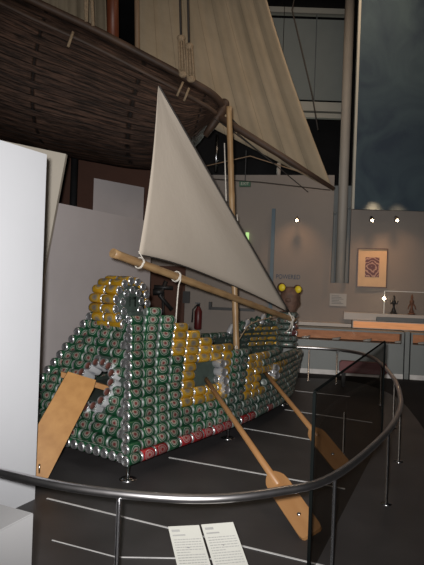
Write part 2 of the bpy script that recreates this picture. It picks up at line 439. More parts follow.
# silver cans framing the rowlock openings in the starboard side
def side_p(u, z, out=0.): return Vector((u, wallv(u, z)-out, z))
for j, (u, z, n) in enumerate(((1.045, .555, 4), (1.88, .43, 2))):
    for k in range(n):
        cans.append(('S', can_matrix(side_p(u, z-k*.062, .012), (-.35, -1, .1), (0, 0, 1), 0), 60, k, 'w'))
# tilted cans along the raised stern deck
for k in range(8):
    u = 2.45+k*.075
    cans.append(('S' if k % 3 == 0 else 'D', can_matrix(Vector((u, W-wallv(u, .6)-.05, lerpt(ZTP, u)+.02)), (.55, -.1, .8), (0, -1, 0), 0), 70, k, 't'))
# stern post carrying the figurehead
for k in range(6):
    for j in range(7):
        a = 2*math.pi*j/7 + k*.4
        c = 'R' if (j in (4, 5, 6) and k > 1) else 'D'
        cans.append((c, can_matrix(Vector((3.10+.075*math.cos(a), .585+.075*math.sin(a), .50+k*.064)), (-math.sin(a), math.cos(a), 0), (math.cos(a), math.sin(a), 0), 0), 80+k, j, 'p'))

KIND = dict(G='green_can', g='green_can', D='green_can', Y='yellow_can', R='red_can', S='silver_can', O='silver_can')
cam = toB((0, 0, H))
visible = {}
hidden = []
BIASED = {False: 0, 'f': 0, 'w': 0, 't': .6, 'p': .5, True: 4}
for c in cans:
    visible.setdefault(KIND[c[0]], []).append(((c[1].translation-cam).length + BIASED[c[4]], c))
rest = []
for kname, lst in visible.items():
    lst.sort(key=lambda q: q[0])
    keep, more = lst[:100], lst[100:]
    for _, c in keep:
        o = bpy.data.objects.new(kname, CAN[c[0]]); C.objects.link(o); o.parent = boat; o.matrix_local = c[1]
    if more: rest.append((kname, [c for _, c in more]))
for kname, lst in rest:
    verts, faces, mi, uvs, sm = [], [], [], [], []
    keys = sorted({c[0] for c in lst}); mats = []
    for key in keys: mats += list(CAN[key].materials)
    me = bpy.data.meshes.new(kname+'_wall')
    for c in lst:
        src = CAN[c[0]]; b0 = len(verts); mo = keys.index(c[0])*4
        verts += [tuple(c[1] @ v.co) for v in src.vertices]
        uvd = src.uv_layers[0].data
        for p in src.polygons:
            faces.append([b0+i for i in p.vertices]); mi.append(p.material_index+mo)
            uvs += [tuple(uvd[l].uv) for l in p.loop_indices]
    me.from_pydata(verts, [], faces)
    for mm in mats: me.materials.append(mm)
    ul = me.uv_layers.new(name='UVMap')
    for i, q in enumerate(uvs): ul.data[i].uv = q
    for p, m_ in zip(me.polygons, mi): p.material_index = m_; p.use_smooth = True
    o = bpy.data.objects.new(kname+'_wall', me); C.objects.link(o); o.parent = boat; o['kind'] = 'stuff'

# backing shell behind the cans, and the inner floor
bm = bmesh.new()
for mirror in (False, True):
    rows = []
    for k in range(9):
        row = []; tab = ZTP if mirror else ZT
        for i in range(50):
            f = i/49; zt = 0
            z = Z0+.02
            u = .03 + f*3.12
            zt = lerpt(tab, u)-.05
            z = Z0+.03+(zt-Z0-.03)*k/8
            uu = min(uend(z)-.03, max(u, u0(z)+.04))
            v = min(.583, wallv(uu, z)+.03)
            row.append(Vector((uu, W-v if mirror else v, z)))
        rows.append(row)
    grid(bm, rows)
# front backing with round hole
def fp(v, z, d=.05): return Vector((u0(z)+d, v, z))
ring_i = []; ring_o = []
for k in range(24):
    a = 2*math.pi*k/24; c, s = math.cos(a), math.sin(a)
    ring_i.append(bm.verts.new(fp(HC[0]+.15*c, HC[1]+.13*s)))
    # outer boundary: intersect with trapezoid
    t = 2.0
    for _ in range(400):
        v = HC[0]+t*c; z = HC[1]+t*s
        if Z0+.02 < z < .86 and wallv(u0(z), z)+.02 < v < W-wallv(u0(z), z)-.02: break
        t -= .005
    ring_o.append(bm.verts.new(fp(v, z)))
for k in range(24): bm.faces.new([ring_i[k], ring_i[(k+1) % 24], ring_o[(k+1) % 24], ring_o[k]])
obj('hull_backing', bm, 'core', boat)
bm = bmesh.new()
for zz, shrink in ((Z0+.03, .04), (.34, .07)):
    pts = []
    for i in range(20):
        u = max(.06, u0(zz)+.06) + i/19*(2.88-max(.06, u0(zz)+.06)); pts.append((u, wallv(u, zz)+shrink))
    pts = [(u, v) for u, v in pts if v < .56]
    loop = [Vector((u, v, zz)) for u, v in pts]+[Vector((u, W-v, zz)) for u, v in pts[::-1]]
    slab(bm, loop, (0, 0, .012))
obj('deck', bm, 'core', boat)
# fore deck cap
bm = bmesh.new()
box(bm, .44, .66, .42, .75, .89, .93); obj('fore_deck', bm, 'core', boat)

# --- bow drum: ring of yellow cans, silver bottoms to starboard
DU, DV, DZ = .485, .46, .985
bm = bmesh.new(); lathe(bm, [(.062, 0), (.128, 0), (.128, .25), (.062, .25)], 20, (0, 0, 0), 0, 'y')
drum = obj('bow_drum', bm, 'core', boat, True, (DU, DV, DZ)); drum['label'] = 'drum of yellow cans with silver can bottoms at the bow'
def drum_cans(n, R, off):
    for k in range(n):
        a = 2*math.pi*k/n + off
        d = Vector((math.cos(a), 0, math.sin(a)))
        for j in range(2):
            o = bpy.data.objects.new('yellow_can', CAN['Y']); C.objects.link(o); o.parent = drum
            o.matrix_local = can_matrix(d*R + Vector((0, .055+j*.124, 0)), (0, 1, 0), d, random.uniform(-.5, .5))
drum_cans(15, .160, 0)
drum_cans(9, .095, .2)
bm = bmesh.new(); lathe(bm, [(.020, 0), (.052, .0), (.052, .02), (.020, .02)], 16, (0, 0, 0), 0, 'y')
obj('hub', bm, 'lid', drum, True, (0, .06, 0))
bm = bmesh.new(); box(bm, -.03, .03, 0, .012, .03, .05); box(bm, -.035, -.02, 0, .012, -.02, .05); box(bm, .02, .035, 0, .012, -.02, .05)
obj('bracket', bm, 'steel', drum, False, (0, .0, 0))

# --- stands
bmf = None
for u, v in ((.015, .01), (.05, 1.12), (1.10, .03), (1.10, 1.12), (2.4, .25), (2.4, .92)):
    bm = bmesh.new()
    lathe(bm, [(.052, 0), (.052, .006), (.040, .010), (.011, .012), (.011, .084)], 20, (u, v, 0))
    origin_to(obj('stand_foot', bm, 'steel', boat, True), (u, v, 0))

# --- mast, boom, sail, ropes
def bamboo(name, a, b, r0, r1, knots, parent):
    a, b = Vector(a), Vector(b); bm = bmesh.new(); L = (b-a).length
    pts, rr = [], []
    n = knots*4
    for i in range(n+1):
        t = i/n; pts.append(Vector((0, 0, L*t))); base = r0+(r1-r0)*t
        rr.append(base*(1.09 if i % 4 == 0 else .985 if i % 4 == 2 else 1.0))
        if i % 4 == 0 and 0 < i < n:
            pts.append(Vector((0, 0, L*t+.012))); rr.append(base*.99)
    tube(bm, pts, rr, 14)
    o = obj(name, bm, 'bamboo', parent)
    q = (b-a).to_track_quat('Z', 'Y'); o.rotation_mode = 'QUATERNION'; o.rotation_quaternion = q; o.location = a
    return o
mast_lo = toB(at(237.5, 352, 5.22)); mast_lo.z = .355
mast_hi = toB(at(229, 107, 5.22))
mast_lo = Vector((mast_lo.x, mast_lo.y, .355))
mast = bamboo('mast', mast_lo, mast_hi, .030, .027, 9, boat)
boomA = toB(at(111, 253, 3.81)); boomB = toB(at(290, 320, 6.02))
boomB = boomB + Vector((0, 0, 0)); off = Vector((0, -.055, 0))
boom = bamboo('boom', boomA+off*.3, boomB+off, .031, .028, 12, boat)
top = toB(at(158, 86, 4.08)); tack = toB(at(138.5, 254, 3.97)); clew = toB(at(288.5, 312, 5.90))
mpx = at(158, 168, 4.5)
rows = []
nr, nc = 26, 30
foot_bow = toB(at(212, 276, 4.87))
mid0 = (tack+clew)/2
for i in range(nr):
    t = i/(nr-1); row = []
    for j in range(nc):
        s = j/(nc-1)
        foot = tack*(1-s)**2 + clew*s*s + (2*foot_bow - (tack+clew)/2)*2*s*(1-s)
        p = foot*(1-t) + top*t
        # belly and soft folds
        belly = math.sin(math.pi*s)*math.sin(math.pi*min(1, t*1.0))*(1-t)*.10
        fold = .010*math.sin(9*s+6*t)*(1-t)*(s*(1-s)*4)
        luff = -.025*math.sin(math.pi*t)*(1-s)
        row.append(p + Vector((luff*-1.2, -belly-fold, 0)))
    rows.append(row)
bm = bmesh.new(); grid(bm, rows); bmesh.ops.remove_doubles(bm, verts=bm.verts, dist=.0004)
sail = obj('sail', bm, 'sail', boat, True)
sm = sail.modifiers.new('s', 'SOLIDIFY'); sm.thickness = .004
bm = bmesh.new()
leech = [rows[i][-1] for i in range(nr)]
tube(bm, [p+Vector((.008, -.004, 0)) for p in leech], .0085, 6); obj('leech_rope', bm, 'darkrope', boat)
bm = bmesh.new()
tube(bm, [rows[0][j]+Vector((0, -.003, -.006)) for j in range(nc)], .005, 6); obj('foot_rope', bm, 'darkrope', boat)
def boom_pt(t): return (boomA+off*.3).lerp(boomB+off, t)
def lash(t, r=.041, turns=2):
    c = boom_pt(t); ax = (boomB-boomA).normalized(); s = ax.cross(Vector((0, 0, 1))).normalized(); w = ax.cross(s)
    bm = bmesh.new()
    tube(bm, [c+ax*(.008*k/12-.006*turns)+(s*math.cos(k*math.pi/6)+w*math.sin(k*math.pi/6))*r for k in range(12*turns+1)], .0055, 6)
    return bm, c
bm, c = lash(.10); tube(bm, [c+Vector((0, -.04, .02)), tack+Vector((0, 0, .02))], .004, 6); obj('lashing', bm, 'rope', boat)
bm, c = lash(.255)
hook = [c+Vector((0, -.042, .0)), c+Vector((-.012, -.05, -.03)), c+Vector((-.02, -.04, -.08)), c+Vector((-.02, -.03, -.24)), c+Vector((-.015, -.02, -.40))]
tube(bm, spline(hook, 6), .0055, 6); obj('lashing', bm, 'rope', boat)
bm, c = lash(.97, .036); tube(bm, spline([clew, clew+Vector((.03, -.02, -.07)), clew+Vector((.0, -.03, -.16)), clew+Vector((-.08, -.03, -.20))], 6), .007, 6)
tube(bm, spline([clew, clew+Vector((.0, -.05, -.08)), clew+Vector((.04, -.03, -.20))], 6), .007, 6); obj('lashing', bm, 'rope', boat)
bm = bmesh.new()
m1 = mast_lo.lerp(mast_hi, .86); m2 = mast_lo.lerp(mast_hi, .52)
tube(bm, [m1+Vector((-.03, .045, 0)), m2+Vector((-.03, .045, 0))], .006, 6)
tube(bm, [m2+Vector((.0, -.04, .16)), m2+Vector((.0, -.07, -.02))], .005, 6)
obj('halyard', bm, 'rope', boat)
bm = bmesh.new()
mm = mast_lo.lerp(mast_hi, .075)
tube(bm, [mm+Vector((-.05+.02*math.cos(a*.5), -.03, .02*math.sin(a*.5))) for a in range(13)], .006, 6); obj('mast_ring', bm, 'rope', boat)
# garland from mast ring to stern along the far gunwale
bm = bmesh.new(); g = spline([mm+Vector((-.4, .25, -.03)), mm+Vector((0, .06, 0)), (2.35, .62, .74), (2.7, .58, .80), (2.95, .56, .82)], 10)
tube(bm, g, .005, 6)
for i, p in enumerate(g[::3]): ball(bm, p+Vector((0, 0, .010)), .010, seg=8)
obj('garland', bm, 'oldrope', boat)

# --- figurehead
bm = bmesh.new()
hc = toB(at(290, 298, 6.02))
bm_pts = [(.055, -.21), (.062, -.15), (.088, -.09), (.106, -.02), (.104, .05), (.078, .10), (.03, .125)]
lathe(bm, bm_pts, 18, hc)
ball(bm, hc+Vector((-.075, -.02, -.02)), .04, (1, 1, .8))
ball(bm, hc+Vector((.04, -.05, -.05)), .05)
headm = origin_to(obj('figurehead', bm, 'head', boat, True), hc); headm['label'] = 'brown moulded head with round yellow ears at the stern'
for px, py in ((281.5, 287.5), (297.5, 289.5)):
    e = toB(at(px, py, 5.98)) - hc
    bm = bmesh.new(); ball(bm, e, .052, (.6, 1, 1)); ball(bm, e+Vector((-.022, -.018, 0)), .040, (.6, 1, 1), mi=1)
    obj('ear', bm, ['earrim', 'ear'], headm, True)
bm = bmesh.new(); ball(bm, toB(at(299.5, 354, 5.75)), .035); obj('silver_ball', bm, 'silver', boat, True)

# ------------------------------------------------------------------ paddles
def paddle(name, hilt, tip, bl, bw, label, group=None, m='ply2', shaft_in=.35):
    hilt, tip = Vector(hilt), Vector(tip); d = (tip-hilt); L = d.length; d.normalize()
    root = thing(name, label, 'paddle', tip, 0, group)
    side_ = d.cross(Vector((-.12, -.80, .50))).normalized(); nrm = side_.cross(d)
    R = Matrix((d, side_, nrm)).transposed().to_4x4()
    root.matrix_world = Matrix.Translation(tip) @ R
    # local x along the shaft, 0 = tip, negative towards hilt
    bm = bmesh.new(); tube(bm, [(-L-shaft_in, 0, 0), (-L*.6, 0, 0), (-bl+.10, 0, 0)], [.017, .018, .019], 12)
    s = obj('shaft', bm, m, root, True)
    bm = bmesh.new()
    out = [(-bl, .022), (-bl+.03, .042), (-bl+.06, bw*.46), (-bl+.10, bw/2), (-.03, bw*.48), (-.008, bw*.44), (0, bw*.36)]
    prof = [(x, y) for x, y in out]+[(x, -y) for x, y in out[::-1]]
    slab(bm, [Vector((x, y, -.009)) for x, y in prof], (0, 0, .018))
    obj('blade', bm, m, root)
    for k in (-.13,):
        bm = bmesh.new(); ball(bm, (k, 0, .012), .011, (1, 1, .6), 8); obj('bolt', bm, 'steel', root, True)
    return root
p1h = boat_pt = Binv.inverted() @ side_p(.93, .44, -.02)
t1 = Vector((.497, 2.50, .03))
paddle('paddle', p1h, t1, .47, .118, 'wooden paddle with a broad blade, nearer of two leaning from the boat\'s side', 'paddles on the long side of the boat')
p2h = Binv.inverted() @ side_p(1.78, .40, -.02)
t2 = Vector((.855, 3.42, .035))
paddle('paddle', p2h, t2, .45, .118, 'wooden paddle leaning from the boat towards the stern, its blade behind dark glass', 'paddles on the long side of the boat')
# round can ring where the front paddle leaves the hull
# steering board at the bow
st_ = thing('steering_oar', 'wide varnished plywood steering board hanging across the boat\'s bow opening', 'oar')
A = at(68, 371.5, 3.30); B_ = at(96, 380, 3.36); Cc = at(93, 389, 3.34); D = at(48, 478, 3.02); E = at(20, 478, 2.98); Fp = at(20, 452, 3.00)
# keep the board flat: build from three points
o0 = A; ex = (B_-A); n = ex.cross(D-A).normalized()
def flat(p): return p - n*((p-A).dot(n))
bm = bmesh.new(); slab(bm, [flat(q) for q in (A, B_, Cc, D, at(22, 480, 2.98), at(14, 466, 3.0))], n*.022*(1 if n.y > 0 else -1))
bl = obj('blade', bm, 'ply', st_)
bm = bmesh.new(); bdir = (at(110, 389, 3.62)-at(61, 374, 3.36)).normalized()
a0 = at(61, 374.5, 3.39); b0 = at(112, 390, 3.60); up = Vector((0, 0, .034))
slab(bm, [a0-up/2, b0-up/2, b0+up/2, a0+up/2], (-.010, .035, 0)); obj('crossbar', bm, 'ply2', st_)
bm = bmesh.new(); pc = flat(at(39.5, 469, 3.03)); tube(bm, [pc+Vector((0, -.012, -.02)), pc+Vector((0, -.012, .03))], .005, 8); obj('bolt', bm, 'steel', st_)

# ------------------------------------------------------------------ setting
def struct(name, bm, m, parent=None, loc=None, rotz=None):
    o = obj(name, bm, m, parent, False, loc, rotz)
    if not parent: o['kind'] = 'structure'
    return o
bm = bmesh.new(); box(bm, -4.2, 5.2, -1.2, 11.0, -.1, 0); struct('floor', bm, 'black')
bm = bmesh.new(); box(bm, -4.2, 5.2, -1.2, 11.0, 5.6, 5.7); struct('ceiling', bm, 'black')
bm = bmesh.new(); box(bm, -4.2, 5.2, 11.0, 11.1, 0, 5.6); struct('wall_north', bm, 'black')
bm = bmesh.new(); box(bm, -4.3, -4.2, -1.2, 11.0, 0, 5.6); struct('wall_west', bm, 'black')
bm = bmesh.new(); box(bm, 5.2, 5.3, -1.2, 11.0, 0, 5.6); struct('wall_east', bm, 'black')
bm = bmesh.new(); box(bm, -4.2, -.42, 8.6, 8.7, 0, 4.2); struct('wall_left', bm, 'brownwall')
# beige back wall, turned a little; slot for the column
WO = Vector((1.6, 7.6, 0)); WR = -math.radians(10)
wx = Vector((math.cos(WR), math.sin(WR), 0)); wy = Vector((-math.sin(WR), math.cos(WR), 0))
def wpos(px, py, t=0):
    """wall coordinates (s,z) of the wall point seen at a photo position, wall plane pushed t back"""
    r = at(px, py, 1.0) - Vector((0, 0, H)); o = WO+wy*t
    k = o.dot(wy)/r.dot(wy); p = r*k + Vector((0, 0, H))
    return (p-WO).dot(wx), p.z
s0, _ = wpos(331, 280); s1, _ = wpos(349, 280); _, zs = wpos(340, 283); _, ztop = wpos(270, 175)
bm = bmesh.new()
box(bm, -2.55, s0, 0, .12, 0, ztop); box(bm, s1, 3.2, 0, .12, 0, ztop+.35); box(bm, s0, s1, 0, .12, 0, zs)
struct('wall_back', bm, 'wall', None, WO, WR)
bm = bmesh.new(); box(bm, s0-.1, s1+.1, .26, .30, 0, ztop-.10); struct('trim_1', bm, 'niche', None, WO, WR)
# column in the slot
ctop = at(349, 0, 7.78); cbot = at(341.5, 283, 7.78); cx = (ctop.x*.45+cbot.x*.55)
bm = bmesh.new(); lathe(bm, [(.068, 0), (.068, 5.6)], 24, (cx, 7.80, 0)); 
tag(origin_to(obj('column', bm, 'column', None, True), (cx, 7.80, 0)), 'pale round steel column rising through the slot in the back wall', 'column')
for q in (-.115, .115):
    pass
# tension rods beside the column
for px, ytop, lab in ((333.5, 213, 'left'), (347.5, 208, 'right')):
    a = at(px+1.5, ytop, 7.5); b = at(px-1, 283, 7.5)
    b = Vector((a.x-.005, a.y, b.z)); bm = bmesh.new()
    slab(bm, [a+Vector((-.012, 0, 0)), a+Vector((.012, 0, 0)), b+Vector((.02, 0, 0)), b+Vector((-.02, 0, 0))], (0, .03, 0))
    ball(bm, a, .02, seg=10)
    tag(origin_to(obj('tension_bracket', bm, 'niche', None), b), f'slim dark bracket on the {lab} side of the round column', 'bracket')
# louvred panel high up
lv = thing('window_1', None, None, at(316, 60, 8.9)); lv['kind'] = 'structure'
lc = lv.location; x0, x1 = at(284, 60, 8.9).x-lc.x-.3, at(345, 60, 8.9).x-lc.x
zt, zb = at(316, 4, 8.9).z-lc.z, at(316, 118, 8.9).z-lc.z
bm = bmesh.new()
def zz(y): return at(316, y, 8.9).z-lc.z
nl = 34
for i in range(nl):
    a = zz(100)+(zz(20)-zz(100))*i/nl; hgt = (zz(20)-zz(100))/nl
    slab(bm, [(x0, 0, a), (x1, 0, a), (x1, -.03, a+hgt*.92), (x0, -.03, a+hgt*.92)], (0, .02, 0))
obj('louvres', bm, 'louvre', lv)
bm = bmesh.new(); box(bm, x0, x1, -.06, .06, zz(15), zz(5)); box(bm, x0, x1, -.08, -.06, zz(9.2), zz(8.4)); box(bm, x0, x1, -.06, .06, zz(112), zz(103)); box(bm, x0, x1, -.02, .06, zz(118), zz(113.5))
obj('window_frame', bm, 'louvreframe', lv)
bm = bmesh.new(); box(bm, x0+(x1-x0)*.62, x0+(x1-x0)*.62+.012, -.04, 0, zz(103), zz(15)); obj('blind_cord', bm, 'niche', lv)
# blue hanging
bl0 = at(354, 209, 7.15); bm = bmesh.new(); box(bm, 0, 2.2, 0, .04, 0, 3.2)
tag(obj('blue_wall_hanging', bm, 'blue', None, False, bl0, -.04), 'tall mottled dark blue painted hanging right of the column', 'wall hanging')
bm = bmesh.new(); box(bm, -.03, 0, -.01, .05, 0, 3.2)
struct('trim_2', bm, 'louvreframe', None, bl0, -.04)
# blue-grey post on the wall
s, z = wpos(274, 209); bm = bmesh.new(); box(bm, s-.025, s+.025, -.05, 0, 0, z)
tag(obj('wall_post', bm, 'bluepost', None, False, WO, WR), 'narrow blue-grey upright strip on the beige wall', 'post')
# door leaf lines left of the mast
sd, _ = wpos(206, 300); bm = bmesh.new(); zd = wpos(206, 232)[1]
box(bm, sd-.012, sd, -.015, 0, 0, zd); box(bm, sd, sd+.75, -.012, 0, 0, zd); struct('door_1', bm, 'wall', None, WO, WR)
bm = bmesh.new(); sa, za = wpos(211, 308); sb, zb_ = wpos(234, 309)
box(bm, sa, sb+.3, -.07, -.04, za-.02, za+.02); box(bm, sa-.02, sa+.02, -.07, -.0, za-.02, za+.09)
tag(obj('push_bar', bm, 'blackp', None, False, WO-wy*.02, WR), 'dark horizontal bar across the door behind the boat\'s mast', 'door bar')
# flat dark sheet standing in for the dark alcove behind boat bow
sA, _ = wpos(150, 300); sB, _ = wpos(192, 300)
bm = bmesh.new(); box(bm, sA-.06, sA+.52, -.03, 0, 0, 1.35); tag(obj('alcove_sheet', bm, 'brownwall', None, False, WO, WR), 'flat dark brown sheet standing in for the dark alcove between sail and boat', 'board')
bm = bmesh.new()
a, b, c2, d2 = at(154, 287, 7.6), at(173, 288, 7.6), at(165, 283, 7.6), at(173, 309, 7.6)
tube(bm, [a, b], .03, 8); tube(bm, [at(166, 281, 7.6), at(160, 296, 7.6), at(172, 310, 7.6)], .03, 8); tube(bm, [at(153, 292, 7.6), at(164, 292, 7.6)], .045, 8)
lo = at(163, 371, 7.6); lo.z = 0; tube(bm, [at(163, 292, 7.6), lo], .02, 8); lathe(bm, [(.15, 0), (.15, .02), (.02, .03), (.02, .06)], 14, lo)
tag(origin_to(obj('tripod_equipment', bm, 'blackp', None), lo), 'black angular equipment on a stand behind the boat\'s bow', 'equipment')
s, z = wpos(187, 303); bm = bmesh.new(); box(bm, s-.05, s+.05, -.075, -.035, z, z+.17)
tag(obj('notice', bm, 'blackp', None, False, WO, WR), 'small black upright box on the wall left of the extinguisher', 'wall box')
s, z = wpos(199, 329); ex_ = thing('fire_extinguisher', 'slim red fire extinguisher hanging on the wall behind the boat', 'extinguisher', WO+wx*s-wy*.09+Vector((0, 0, z)))
bm = bmesh.new(); lathe(bm, [(.045, 0), (.055, .02), (.055, .26), (.03, .31), (.02, .33)], 16); obj('cylinder', bm, 'redpaint', ex_, True)
bm = bmesh.new(); lathe(bm, [(.02, .33), (.02, .36), (.03, .37)], 10); box(bm, -.05, .02, -.01, .01, .36, .385); tube(bm, [(-.02, 0, .35), (-.08, 0, .28), (-.085, 0, .10)], .011, 8); obj('valve', bm, 'blackp', ex_)
# exit signs
s, z = wpos(245, 184, -.4); p = WO+wx*s-wy*.4+Vector((0, 0, z))
es = thing('exit_sign', 'dark green hanging exit sign high beside the mast top', 'sign', p, WR)
bm = bmesh.new(); box(bm, -.075, .075, -.02, .02, -.035, .035); obj('sign_box', bm, 'exit', es)
bm = bmesh.new(); box(bm, -.005, .005, -.005, .005, .035, .45); obj('hanger', bm, 'blackp', es)
def text(name, s, size, m, parent, loc, rot, ext=.001):
    c = bpy.data.curves.new(name, 'FONT'); c.body = s; c.size = size; c.align_x = 'CENTER'; c.align_y = 'CENTER'; c.extrude = ext
    t = bpy.data.objects.new(name+'_tmp', c); C.objects.link(t)
    dg = bpy.context.evaluated_depsgraph_get(); me = bpy.data.meshes.new_from_object(t.evaluated_get(dg)); bpy.data.objects.remove(t)
    me.materials.clear(); me.materials.append(M[m]); o = bpy.data.objects.new(name, me); C.objects.link(o)
    if parent: o.parent = parent
    o.location = loc; o.rotation_euler = rot; return o
text('lettering', 'EXIT', .055, 'louvreframe', es, (0, -.021, 0), (math.pi/2, 0, 0))
s, z = wpos(247.5, 238); bm = bmesh.new(); box(bm, s-.022, s+.022, -.05, 0, z-.075, z+.075)
tag(obj('exit_light', bm, 'exitlit', None, False, WO, WR), 'small glowing green light on the wall beside the sail edge', 'light')
# wall lettering
s, z = wpos(288, 277); t = text('wall_lettering', 'POWERED', .088, 'blueink', None, WO+wx*s-wy*.002+Vector((0, 0, z)), (math.pi/2, 0, WR)); t.scale = (.82, 1, 1)
tag(t, 'faint blue word lettered on the wall above the figurehead', 'lettering')
bm = bmesh.new(); s, z = wpos(338, 306)
box(bm, s-.115, s+.11, -.01, 0, z, z+.17); o = tag(obj('wall_label', bm, 'paper', None, False, WO, WR), 'small pale text panel on the wall under the column', 'label panel')
bm = bmesh.new()
for i in range(6): box(bm, s-.09, s+.07-.03*(i % 3), -.012, -.010, z+.03+i*.021, z+.038+i*.021)
obj('printed_text', bm, 'ink', o)
# framed print
s, z = wpos(372, 268); fr = thing('framed_print', 'dark framed print with a red-brown image on cream mount', 'picture', WO+wx*s-wy*.002+Vector((0, 0, z)), WR)
fw, fh = .20, .268
bm = bmesh.new()
for a in ((-fw, fw, -.03, 0, fh-.014, fh), (-fw, fw, -.03, 0, -fh, -fh+.014), (-fw, -fw+.014, -.03, 0, -fh+.014, fh-.014), (fw-.014, fw, -.03, 0, -fh+.014, fh-.014)): box(bm, *a)
obj('frame', bm, 'frame', fr)
bm = bmesh.new(); box(bm, -fw+.012, fw-.012, -.014, -.004, -fh+.012, fh-.012); obj('mount', bm, 'mount', fr)
bm = bmesh.new(); box(bm, -.092, .092, -.018, -.013, -.125, .145); obj('print', bm, 'print', fr)
# small spot lamps on the wall
SP = []
for px, py, lab in ((297, 219, 'small lit spot lamp on the wall above the lettering, leftmost of three'), (372, 219, 'small lit spot lamp directly above the framed print'), (397, 219, 'small lit spot lamp right of the one above the framed print')):
    s, z = wpos(px, py, -.25); p = WO+wx*s-wy*.25+Vector((0, 0, z)); SP.append(p)
    sp = thing('spot_lamp', lab, 'lamp', p, WR, 'spot lamps along the back wall')
    bm = bmesh.new(); lathe(bm, [(.012, .03), (.03, 0), (.034, -.03)], 12); tube(bm, [(0, .0, .03), (0, .12, .05), (0, .25, .05)], .006, 6); obj('housing', bm, 'blackp', sp)
    bm = bmesh.new(); ball(bm, (0, -.030, -.022), .017, seg=10); obj('bulb', bm, 'bulb', sp, True)
# ------------------------------------------------------------------ long lit showcases along the back wall
def cab(s0, s1, label, zt=.60, d0=-.50):
    t = thing('showcase', label, 'showcase', WO+wx*s0-wy*.004, WR, 'lit showcases along the back wall')
    w = s1-s0
    bm = bmesh.new(); box(bm, 0, w, d0+.03, -.0, .06, .44)
    for k in range(1, 4): box(bm, w*k/4-.004, w*k/4+.004, d0+.024, d0+.03, .08, .43)
    obj('cabinet', bm, 'cab', t)
    bm = bmesh.new(); box(bm, 0, w, d0+.025, d0+.05, .0, .06); obj('skirting', bm, 'skirt', t)
    bm = bmesh.new(); box(bm, .03, w-.03, -.30, -.28, .45, zt-.03); obj('lit_back', bm, 'orangedim', t)
    for k in range(5):
        bm = bmesh.new(); x = .1+k*(w-.2)/4; tube(bm, [(x, -.4, .455), (x+.08, -.38, .46), (x+.11, -.36, .48)], [.012, .02, .006], 8); obj('exhibit', bm, 'ledge', t)
    bm = bmesh.new(); box(bm, 0, w, d0+.02, -.0, zt-.03, zt-.008); obj('top_glass', bm, 'cab', t)
    bm = bmesh.new(); box(bm, 0, .02, d0+.02, -.28, .44, zt-.03); box(bm, w-.03, w, d0+.02, -.28, .44, zt-.03); obj('end_panel', bm, 'cab', t)
    bm = bmesh.new(); box(bm, .02, w-.03, d0+.02, d0+.028, .44, zt-.03); obj('front_glass', bm, 'glass', t)
    return t
sL, _ = wpos(298, 350, -.5); sM, _ = wpos(404, 350, -.5); sR, _ = wpos(411, 350, -.5)
cab(sL-.45, sM, 'long grey showcase with an amber-lit slot, behind the boat\'s stern')
cab(sR, sR+1.4, 'grey showcase with an amber-lit slot at the right edge of the picture')
s, z = wpos(408, 326, -.5); bm = bmesh.new(); box(bm, sM+.015, sR-.015, -.45, 0, 0, .60); tag(obj('divider_post', bm, 'cab', None, False, WO-wy*.02, WR), 'narrow dark upright divider between the two showcases', 'divider')
# ledge with amber glow behind, and pale back shelf
sa, _ = wpos(353, 322, -.3); bm = bmesh.new(); box(bm, sa, sa+2.0, -.24, 0, .60, .70)
lg = tag(obj('lit_ledge', bm, 'ledge', None, False, WO, WR), 'pale ledge with an amber-lit front edge below the display case', 'ledge')
bm = bmesh.new(); box(bm, sa+.01, sa+2.0, -.252, -.24, .61, .69); obj('lit_edge', bm, 'orange', lg)
bm = bmesh.new(); sb1, _ = wpos(296, 318); box(bm, sb1-.5, sa-.01, -.16, 0, .60, .645); tag(obj('white_shelf', bm, 'ledge', None, False, WO, WR), 'long pale shelf along the wall left of the lit ledge', 'shelf')
sc_, zc = wpos(343, 316); bm = bmesh.new(); box(bm, sc_, sc_+2.3, -.14, 0, .705, .80); box(bm, sc_+.42, sc_+2.3, -.20, -.02, .705, .76, 1)
tag(obj('plinth_step', bm, ['ledge', 'niche'], None, False, WO-wy*.02, WR), 'long pale step carrying the glass display case', 'plinth')
# glass case with two figurines
sg, _ = wpos(384, 300, -.12); gh = .80
gc = thing('display_case', 'clear glass case on the step holding two small figures', 'display case', WO+wx*sg-wy*.13+Vector((0, 0, gh)), WR)
wg, dg_, hg = .78, .125, .30
bm = bmesh.new(); box(bm, 0, wg, 0, .005, 0, hg); box(bm, 0, .005, 0, dg_, 0, hg); box(bm, 0, wg, 0, dg_, hg, hg+.005); obj('glass', bm, 'glass', gc)
bm = bmesh.new(); box(bm, -.004, .008, -.004, .008, 0, hg); box(bm, 0, wg, -.004, .004, hg, hg+.008); obj('glass_edge', bm, 'clearedge', gc)
bm = bmesh.new(); ball(bm, (0, -.012, .205), .020, seg=10); obj('glowing_clip', bm, 'bulb', gc, True)  # bright spot on the case painted with bulb glow; no lamp here
def figure(px, m, lab, hgt, arms):
    s, _ = wpos(px, 305, -.08); p = WO+wx*s-wy*.065+Vector((0, 0, .803)); f = thing('figurine', lab, 'figurine', p, WR, 'figurines in the glass case')
    bm = bmesh.new(); lathe(bm, [(.045, 0), (.05, .015), (.03, .02)], 14); obj('base', bm, m, f, True)
    bm = bmesh.new(); h = hgt
    lathe(bm, [(.028, .02), (.034, h*.12), (.016, h*.3), (.013, h*.42), (.026, h*.55), (.03, h*.66), (.012, h*.74), (.018, h*.80), (.016, h*.88), (.004, h)], 12)
    for sx in (-1, 1):
        tube(bm, [(0, 0, h*.62), (sx*.04, -.01, h*(.52 if arms else .40)), (sx*.05, -.02, h*(.70 if arms else .25))], [.011, .009, .007], 8)
    obj('body', bm, m, f, True)
figure(394, 'bronze', 'dark blackened figurine, left of two in the glass case', .25, True)
figure(412, 'rustm', 'rust brown figurine, right of two in the glass case', .27, False)
